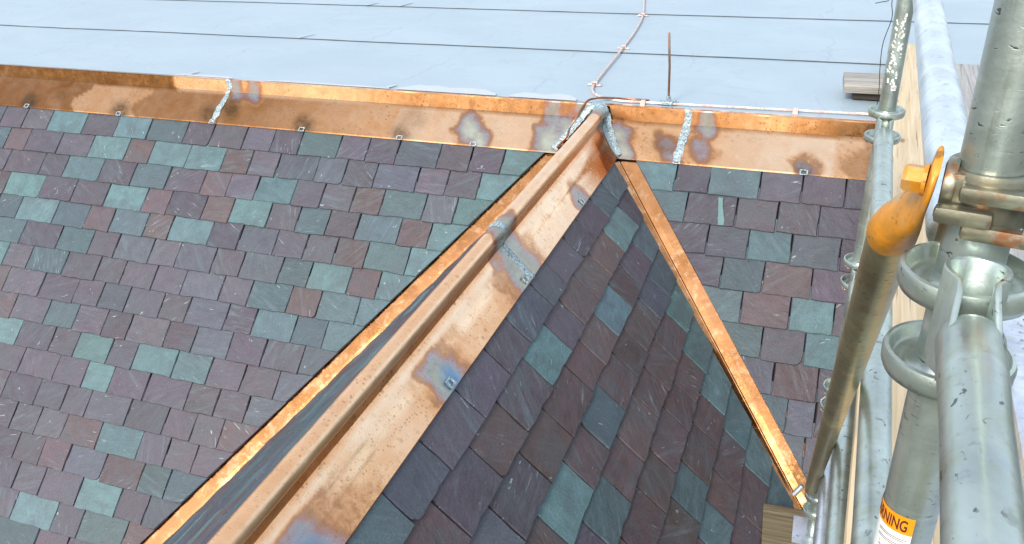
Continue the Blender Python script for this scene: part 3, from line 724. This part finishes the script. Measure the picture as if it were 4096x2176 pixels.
cable('cable', [(-.55, 4.4, cz), (-.36, 3.3, cz), (-.322, 3.005, cz), (-.196, 2.374, cz), (-.131, 1.841, cz), (-.092, 1.281, cz), (-.062, .656, cz), (-.045, .369, cz), (-.028, .255, cz), (.02, .155, cz), (.14, .075, cz), (.309, .064, cz), (.436, .067, cz), (.641, .076, cz), (1.076, .091, cz), (1.432, .104, cz), (2.1, .13, cz)], .0060, M_CABLE, lc)
def cclip(x, y, rz, parent):
    c, s_ = math.cos(rz), math.sin(rz); X = Vector((c, s_, 0)); Y_ = Vector((-s_, c, 0)); Z_ = Vector((0, 0, 1)); b = Vector((x, y, 0)); mb = MB()
    mb.box(b+Z_*.007, (.085, .026, .003), (X, Y_, Z_), .001)
    for dx in (-.013, .013): mb.box(b+X*dx+Z_*.014, (.005, .024, .014), (X, Y_, Z_), .001)
    mb.box(b+X*.03+Z_*.011, (.01, .012, .006), (X, Y_, Z_), .001); mb.box(b-X*.03+Z_*.011, (.01, .012, .006), (X, Y_, Z_), .001)
    mb.box(b+Z_*.0235, (.03, .024, .003), (X, Y_, Z_), .001)
    mb.build('cable_clip', M_CABLE, parent)
for x, y, a in ((-.196, 2.374, -.15), (-.092, 1.281, .0), (-.045, .369, -.1), (.303, .064, 1.57), (1.076, .091, 1.6)): cclip(x, y, a, lc)
lb = empty('bonding_cable'); tag(lb, 'thin copper cable bending over the copper edge beside the ridge roll', 'cable', 'lightning conductor cables')
cable('cable', [(.33, .085, .02), (.2, .082, .022), (.10, .065, .026), (.045, .035, .028), (.008, .002, .018), (-.022, -.03, -.035), (-.045, -.068, -.082), (-.056, -.106, -.112), (-.062, -.14, -.138), (-.085, -.178, -.168), (-.10, -.2, -.186)], .006, M_ROD, lb)
at = empty('air_terminal'); tag(at, 'upright copper lightning rod on a small base near the edge', 'lightning rod')
bx, by = .430, .105
MB().tube([(bx, by, .03), (bx-.003, by, .2), (bx-.014, by, .372), (bx-.0145, by, .377)], [.0062, .0062, .0060, .002], 12).build('rod', M_ROD, at, True)
mb = MB(); mb.box((bx, by, .008), (.10, .05, .006), None, .002); mb.lathe((bx, by, .01), [(.001, 0), (.018, 0), (.018, .012), (.012, .016), (.012, .034), (.009, .036), (.001, .036)], 12)
for dx in (-.035, .035): mb.lathe((bx+dx, by-.005, .011), [(.001, .012), (.009, .012), (.009, 0)], 6)
mb.box((bx, by-.035, .018), (.06, .024, .02), None, .004)
mb.build('rod_base', M_SOLDER, at, True)

# ------------------------------------------------------------------ scaffold
TR = .02415
FS = Vector((1.376, -1.62, 0)); NS = Vector((1.316, -3.576, 0))       # far and near standards
YD = (FS-NS).normalized(); XD = Vector((YD.y, -YD.x, 0))
RING = [(.0245, -.004), (.034, -.005), (.043, -.006), (.0485, -.004), (.0510, .002), (.0515, .012), (.0500, .0165), (.0470, .0175), (.0448, .0150), (.0440, .006), (.041, .0025), (.034, .002), (.029, .004), (.0255, .010), (.0242, .014)]
def standard(P, z0, z1, rings, name, label, mat):
    root = empty(name); tag(root, label, 'scaffold pole', 'upright scaffold poles')
    n = 40; MB().tube([P+Vector((0, 0, z0+(z1-z0)*i/n)) for i in range(n+1)], TR, 32).build('tube', mat, root, True)
    for z in rings: MB().lathe(P+Vector((0, 0, z)), RING, 48).build('ring', M_GALV, root, True, 50)
    return root
far = standard(FS, -1.13, 1.6, (1.035, .957, .535, .457, .035, -.043, -.465, -.543, -.965, -1.04), 'scaffold_standard', 'far upright scaffold pole with flaking white paint beside the flat roof', M_GALV)
near = standard(NS, -.4, 1.6, (.981, .903, 1.48), 'scaffold_standard', 'near upright scaffold pole carrying the orange warning sticker', M_GALV)

def omega(n=16):
    """plan outline of the hook at the end of a ledger (x across, y away from the ledger)"""
    pts = [(-.0155, -.016), (-.014, -.002), (-.0122, .014), (-.0118, .024)]
    for i in range(n+1):
        a = R(205+(-230)*i/n+0); pts.append((.0205*math.cos(a), .046+.0185*math.sin(a)))
    pts += [(.0118, .024), (.0122, .014), (.014, -.002), (.0155, -.016)]
    return pts
def ledger(A, B, zA, zB, label, mat, heads=(True, True), r_=TR, grp='horizontal scaffold rails'):
    """horizontal rail between two standards; hooks drop over the rings"""
    root = empty('scaffold_rail'); tag(root, label, 'scaffold rail', grp)
    a = A+Vector((0, 0, zA)); b = B+Vector((0, 0, zB)); d = (b-a).normalized(); ins = .098
    p, q_ = a+d*(ins if heads[0] else 0), b-d*(ins if heads[1] else 0); n = 24
    prof = [p+(q_-p)*(i/n) for i in range(n+1)]
    pts = [p-d*.016, p-d*.013, p-d*.006]+prof+[q_+d*.006, q_+d*.013, q_+d*.016]
    rad = [r_*.45, r_*.80, r_*1.02]+[r_*1.10, r_*1.06]+[r_]*(n-3)+[r_*1.06, r_*1.10]+[r_*1.02, r_*.80, r_*.45]
    MB().tube(pts, rad, 32).build('tube', mat, root, True, 50)
    for on, base, dd in ((heads[0], p, -d), (heads[1], q_, d)):
        if not on: continue
        side = Vector((dd.y, -dd.x, 0)).normalized(); f_ = Vector((dd.x, dd.y, 0)).normalized()
        path = [base+f_*.002+side*x+f_*y for x, y in omega()]; k = len(path); vs = []; fs = []
        for sgn in (-1, 1):
            for q2, pp in enumerate(path):
                t = path[min(q2+1, k-1)]-path[max(q2-1, 0)]; w = t.cross(Vector((0, 0, 1))).normalized()*(.0026*sgn)
                e_ = min(q2, k-1-q2); top = (.010, .021, .032, .037)[min(e_, 3)]+.0012*mnoise.noise(pp*90)
                vs += [pp+w+Vector((0, 0, (-.016, -.03, -.046)[min(e_, 2)])), pp+w*.9+Vector((0, 0, top-.0012)), pp+w*.55+Vector((0, 0, top))]
        for q2 in range(k-1):
            a = 3*q2; b_ = 3*k+3*q2
            fs += [(a, a+1, a+4, a+3), (a+1, a+2, a+5, a+4), (b_, b_+3, b_+4, b_+1), (b_+1, b_+4, b_+5, b_+2), (a+2, b_+2, b_+5, a+5), (a, a+3, b_+3, b_)]
        hk = MB(); hk.add(vs, fs); hk.build('hook', M_GALV, root, True, 50)
    return root
ledger(NS, FS, .985, 1.035, 'top scaffold rail, pale and shiny, between the two poles', M_GALVW)
ledger(NS, FS, .490, .500, 'middle scaffold rail hooked on the ring below the sleeper board', M_GALV)
ledger(NS, FS, -.005, .0, 'scaffold rail just below the middle one, greenish and pitted', M_GALV)
ledger(NS, FS, -.51, -.5, 'lowest scaffold rail, thin bluish tube above the copper valley end', M_GALVW)
NEAR2 = NS-YD*1.3-XD*.045
ledger(NS, NEAR2, .985, .985, 'nearest thick scaffold rail hooked on the ring of the near pole', M_GALV, (True, False), .0205)

# near coupler with bolt, and the diagonal brace bolted to it
ZC = 1.064
cp = empty('tube_coupler'); tag(cp, 'rust stained cast steel coupler clamped round the near pole', 'coupler')
c = NS+Vector((0, 0, ZC)); Z_ = Vector((0, 0, 1)); fx = -RX.copy(); fx.z = 0; fx.normalize(); fy = Vector((-fx.y, fx.x, 0))   # fx points to the brace side
tow = (CAM-c); tow.z = 0; tow.normalize(); sx = Vector((tow.y, -tow.x, 0)).normalized()
if sx.dot(RX) > 0: sx = -sx                                     # sx: picture-left, tow: towards the camera
MB().lathe(c, [(.0250, -.020), (.0305, -.021), (.0320, -.017), (.0320, .017), (.0305, .021), (.0250, .020)], 40).build('clamp_band', M_CAST, cp, True, 40)
mb = MB(); AX = (sx, tow, Z_)
mb.box(c+sx*.016+tow*.010, (.022, .036, .040), AX, .006); mb.box(c+sx*.012+tow*.024+Z_*-.012, (.026, .022, .014), AX, .004)
mb.build('body', M_CAST, cp, True, 40)
for dz, x0, L in ((.008, -.006, .075), (-.021, .0, .070)):
    MB().box(c-sx*(L/2-.012+x0)+tow*.034+Z_*dz, (L, .012, .013), AX, .0045).build('clamp_finger', M_CAST, cp, True, 40)
MB().box(c+sx*.012+tow*.037+Z_*-.009, (.040, .013, .014), AX, .005).build('hinge_lug', M_CAST, cp, True, 40)
MB().box(c-sx*.052+tow*.030+Z_*-.006, (.05, .012, .022), AX, .004).build('wedge', M_CAST, cp, True, 40)
pb = c+sx*.030+tow*.010+Z_*.005
MB().lathe(pb-sx*.004, [(.001, .004), (.020, .004), (.0205, .002), (.0205, -.002), (.020, -.004), (.001, -.004)], 28, sx).build('washer', M_CAST, cp, True, 40)
br = empty('diagonal_brace'); tag(br, 'brown diagonal scaffold brace with an orange painted flattened end', 'brace')
P0 = pb+sx*.006; P1 = Vector((1.34, -1.66, -.90)); d = (P1-P0).normalized(); n_ = sx-d*sx.dot(d); n_.normalize(); w_ = d.cross(n_).normalized()
vs = []; fs = []; K = 28
secs = [(-.026, .010, .003), (-.022, .019, .003), (-.010, .0245, .0032), (.010, .0252, .0035), (.030, .0256, .0045), (.050, .0252, .008), (.072, .0240, .0135), (.095, .0228, .0195), (.115, .0219, .0219), (.124, .0217, .0217)]
for t, a_, b_ in secs:
    for k in range(K):
        an = 2*math.pi*k/K; ca, sa = math.cos(an), math.sin(an)
        e_ = .75 if t < .07 else 1.
        jt = .007*mnoise.noise(Vector((ca*2, sa*2, 4)))+.004*mnoise.noise(Vector((ca*6, sa*6, 1))) if t > .12 else 0
        vs.append(P0+d*(t+jt)+w_*(a_*math.copysign(abs(ca)**e_, ca))+n_*(b_*math.copysign(abs(sa)**e_, sa)+.003+max(0, b_-.0035)*.8))
for i in range(len(secs)-1):
    for k in range(K): fs.append((i*K+k, i*K+(k+1) % K, (i+1)*K+(k+1) % K, (i+1)*K+k))
fs.append(tuple(range(K-1, -1, -1)))
mb = MB(); mb.add(vs, fs); mb.build('flattened_end', M_ORANGE, br, True, 50)
q0 = P0+d*.112+n_*.0175; n = 40; MB().tube([q0+(P1-q0)*(i/n) for i in range(n+1)], .0212, 28).build('tube', M_GALVB, br, True)
mb = MB().lathe(pb+sx*.012, [(.001, 0), (.0125, 0), (.0125, .003)], 24, sx)
hx = [pb+sx*z_+(tow*math.cos(a)+Z_*math.sin(a))*r_ for z_, r_ in ((.012, .0112), (.0265, .0112), (.0295, .0094)) for a in [R(60*i+8) for i in range(6)]]
mb.add(hx, [tuple(range(12, 18))]+[(r_*6+i, r_*6+(i+1) % 6, r_*6+6+(i+1) % 6, r_*6+6+i) for r_ in (0, 1) for i in range(6)])
mb.build('bolt', M_ORANGE, br)
MB().tube([P1-Vector((.03, 0, -.01)), P1+Vector((-.055, -.01, -.03))], [.011, .011], 14).build('pin', M_GALVW, br, True)

# warning sticker on the near pole, flat print wrapped round the tube
def wrap(P, ang, z, rad): return P+Vector((math.cos(ang)*rad, math.sin(ang)*rad, z))
stk = empty('warning_sticker'); stk.parent = near
ca = math.atan2(CAM.y-NS.y, CAM.x-NS.x)                           # angle facing the camera
ZS = .7405; A1 = ca+.30; SPAN = 2.35                               # text runs from A1-SPAN (hidden) to A1 (picture right)
def patch(name, a0, a1, z0, z1, mat, rad, parent):
    n = 28; vs = []; 
    for i in range(n+1):
        a = a0+(a1-a0)*i/n; vs += [wrap(NS, a, z0, rad), wrap(NS, a, z1, rad)]
    return mesh(name, vs, [(2*i, 2*i+2, 2*i+3, 2*i+1) for i in range(n)], mat, parent, True)
patch('white_panel', A1-SPAN-.1, A1-.02, ZS-.075, ZS-.0100, M_STICK_W, TR+.0005, stk)
patch('orange_panel', A1-SPAN-.1, A1-.02, ZS-.0100, ZS+.0105, M_STICK_O, TR+.0005, stk)
def text_mesh(body, size):
    cu = bpy.data.curves.new('t', 'FONT'); cu.body = body; cu.size = size; cu.offset = size*.018
    t = bpy.data.objects.new('t', cu); col.objects.link(t); dg = bpy.context.evaluated_depsgraph_get()
    me = bpy.data.meshes.new_from_object(t.evaluated_get(dg)); bpy.data.objects.remove(t); return me
me = text_mesh('WARNING', .0185); bm = bmesh.new(); bm.from_mesh(me)
for _ in range(3): bmesh.ops.subdivide_edges(bm, edges=[e for e in bm.edges if abs(e.verts[0].co.x-e.verts[1].co.x) > .0022], cuts=1)
xm = max(v.co.x for v in bm.verts)
bmesh.ops.triangulate(bm, faces=bm.faces[:])
for v in bm.verts:
    a = A1-.24-(xm-v.co.x)*.52/TR; v.co = wrap(NS, a, ZS-.0062+v.co.y, TR+.0009)
bm.to_mesh(me); bm.free(); me.name = 'lettering'; link('lettering', me, M_STICK_R, stk)
mb = MB()
def ink(a0, z0, a1, z1, w=.0006):
    n = 8
    for i in range(n):
        t0, t1 = i/n, (i+1)/n
        p = [(a0+(a1-a0)*t, z0+(z1-z0)*t) for t in (t0, t1)]
        mb.add([wrap(NS, p[0][0], p[0][1]-w, TR+.0009), wrap(NS, p[1][0], p[1][1]-w, TR+.0009), wrap(NS, p[1][0], p[1][1]+w, TR+.0009), wrap(NS, p[0][0], p[0][1]+w, TR+.0009)], [(0, 1, 2, 3)])
for i, z in enumerate((.0165, .0185, .0235, .0255)): ink(A1-1.3, ZS-z, A1-.15-.1*(i % 2), ZS-z, .00035)
for a0, z0, a1, z1 in ((-1.2, .030, -.9, .046), (-.9, .046, -.6, .030), (-.6, .030, -.6, .052), (-1.2, .030, -1.2, .055), (-1.2, .036, -.35, .036), (-.55, .045, -.15, .058), (-.9, .052, -.3, .068)):
    ink(A1+a0, ZS-z0, A1+a1, ZS-z1, .0004)
o = mb.build('diagram', M_STICK_R, stk)
# flaking paint label and a small square tag on the far pole
fa = math.atan2(CAM.y-FS.y, CAM.x-FS.x); mb = MB(); random.seed(3)
for i in range(150):
    a = fa+random.uniform(-.85, .5); z = random.uniform(.63, .83); w = random.uniform(.002, .0075); h_ = random.uniform(.0012, .005)
    if mnoise.noise(Vector((a*4, z*25, 1))) < -.12: continue
    mb.add([wrap(FS, a-w/.05, z-h_*.6, TR+.0007), wrap(FS, a+w/.06, z-h_, TR+.0007), wrap(FS, a+w/.05, z+h_*.7, TR+.0007), wrap(FS, a-w/.07, z+h_, TR+.0007)], [(0, 1, 2, 3)])
mb.build('paint_flakes', M_PAINT, far)
def patch2(name, a0, a1, z0, z1, mat, rad, parent):
    n = 6; vs = []
    for i in range(n+1):
        a = a0+(a1-a0)*i/n; vs += [wrap(FS, a, z0, rad), wrap(FS, a, z1, rad)]
    return mesh(name, vs, [(2*i, 2*i+2, 2*i+3, 2*i+1) for i in range(n)], mat, parent)
patch2('tag', fa+.05, fa+.6, .612, .627, M_STICK_W, TR+.0007, far)
me = text_mesh('NO', .011); bm = bmesh.new(); bm.from_mesh(me)
for v in bm.verts: v.co = wrap(FS, fa+.09+v.co.x/TR*.62, .6155+v.co.y, TR+.0011)
bm.to_mesh(me); bm.free(); link('tag_lettering', me, M_STICK_R, far)

# thin wire tied to the far pole
wr = empty('tie_wire'); tag(wr, 'loose thin black tie wire hanging beside the far scaffold pole', 'wire')
MB().tube(smooth_path([(1.352, -1.65, .95), (1.338, -1.66, .87), (1.345, -1.66, .82), (1.333, -1.66, .75), (1.336, -1.655, .68), (1.343, -1.655, .62), (1.345, -1.65, .57)], 6), .0011, 6).build('wire', M_BLACK, wr, True)
MB().tube(smooth_path([(1.352, -1.65, .90), (1.330, -1.67, .87), (1.312, -1.66, .862), (1.296, -1.66, .858)], 6), .0011, 6).build('wire_end', M_BLACK, wr, True)

# planks, sleeper, deck
def plank(name, c, L, W, T, yaw, mat, label, cat, group=None, bev=.003):
    o = MB().box((0, 0, 0), (W, L, T), None, bev).build(name, mat, None, True, 40)
    o.location = c; o.rotation_euler.z = yaw; tag(o, label, cat, group); return o
yw = -.045
plank('scaffold_plank', (1.575, -1.05, .09), 4.6, .300, .045, yw, M_WOOD, 'pale new pine scaffold plank with knots beside the rails', 'plank', 'scaffold planks')
plank('scaffold_plank', (1.838, -1.15, .093), 3.9, .235, .045, yw, M_WOODG, 'grey weathered scaffold plank right of the pale pine one', 'plank', 'scaffold planks')
plank('scaffold_plank', (2.09, -1.2, .088), 3.9, .235, .045, yw, M_WOODG, 'outer grey weathered scaffold plank near the edge of view', 'plank', 'scaffold planks')
slp = MB().box((0, 0, 0), (1.1, .24, .048), None, .004).build('sleeper_board', M_WOODX, None, True, 40); slp.location = (1.84, .47, .041+.0); slp.rotation_euler.z = .03
tag(slp, 'short grey weathered board lying crosswise on the flat roof', 'board')
slp.location.z = .041+.034
blk = MB().box((0, 0, 0), (.9, .16, .04), None, .004).build('packing_block', M_SHADEWOOD, None, True, 40); blk.location = (1.79, .45, .0305); tag(blk, 'dark wooden packer under the crosswise grey board', 'block')
# perforated steel deck
dk = empty('steel_deck'); tag(dk, 'galvanised perforated steel deck at the lower right corner', 'scaffold deck')
DZ = .155; D0 = Vector((1.70, -2.05, DZ)); dx_ = Vector((math.cos(.045), -math.sin(.045)*-1*-1, 0)); dy_ = Vector((-.045, -1, 0)).normalized(); dx_ = Vector((1, -.045, 0)).normalized()
mb = MB(); nx, ny = 7, 52; px = .08; py_ = .04; hr = .0062
for i in range(nx):
    for j in range(ny):
        o_ = D0+dx_*(px*i)+dy_*(py_*j); cen = o_+dx_*px/2+dy_*py_/2
        sq = []; ring = []; low = []
        for k in range(8):
            a = R(45*k+180); u, v = math.cos(a), math.sin(a); mx = max(abs(u), abs(v)); sq.append(cen+dx_*(u/mx*px/2)+dy_*(v/mx*py_/2)); ring.append(cen+(dx_*u+dy_*v)*hr+Vector((0, 0, .0022))); low.append(cen+(dx_*u+dy_*v)*hr*.7+Vector((0, 0, -.006)))
        mb.add(sq+ring+low, [(k, (k+1) % 8, (k+1) % 8+8, k+8) for k in range(8)]+[(k+8, (k+1) % 8+8, (k+1) % 8+16, k+16) for k in range(8)])
mb.build('perforated_sheet', M_DECK, dk, True, 30)
a = D0-Vector((0, 0, .001)); MB().box(a+dx_*.27+dy_*1.03+Vector((0, 0, -.03)), (.54, 2.07, .04), (dx_, -dy_, Z_)).build('deck_tray', M_GALVB, dk)
MB().box(a-dx_*.004+dy_*1.03+Vector((0, 0, -.02)), (.006, 2.07, .055), (dx_, -dy_, Z_)).build('side_rail', M_DECK, dk)

# sole board and base plate under the far pole
sb = MB().box((0, 0, 0), (.62, .36, .05), None, .006).build('sole_board', M_WOODD, None, True, 40); sb.location = (1.50, -1.665, -1.178); sb.rotation_euler.z = .3*.2
tag(sb, 'rough brown timber board under the foot of the far pole', 'board')
bp = empty('base_plate'); tag(bp, 'mottled galvanised steel base plate on the brown timber board', 'base plate')
MB().box((1.376, -1.62, -1.148), (.15, .15, .008), None, .003).build('plate', M_DECK, bp, True, 40)
MB().tube([(1.376, -1.62, -1.146), (1.376, -1.62, -1.09)], .019, 20).build('spigot', M_GALV, bp, True)
bkt = MB()
bkt.add([(1.24, -1.52, -1.203), (1.74, -1.52, -1.203), (1.74, -1.81, -1.203), (1.24, -1.81, -1.203), (1.24, -1.52, -1.515), (1.74, -1.52, -1.515), (1.74, -1.81, -1.805), (1.24, -1.81, -1.805)],
        [(0, 1, 2, 3), (7, 6, 5, 4), (0, 4, 5, 1), (1, 5, 6, 2), (2, 6, 7, 3), (3, 7, 4, 0)])
o = bkt.build('timber_wedge', M_WOODD); tag(o, 'dark timber wedge packing the brown board level on the slates', 'block')
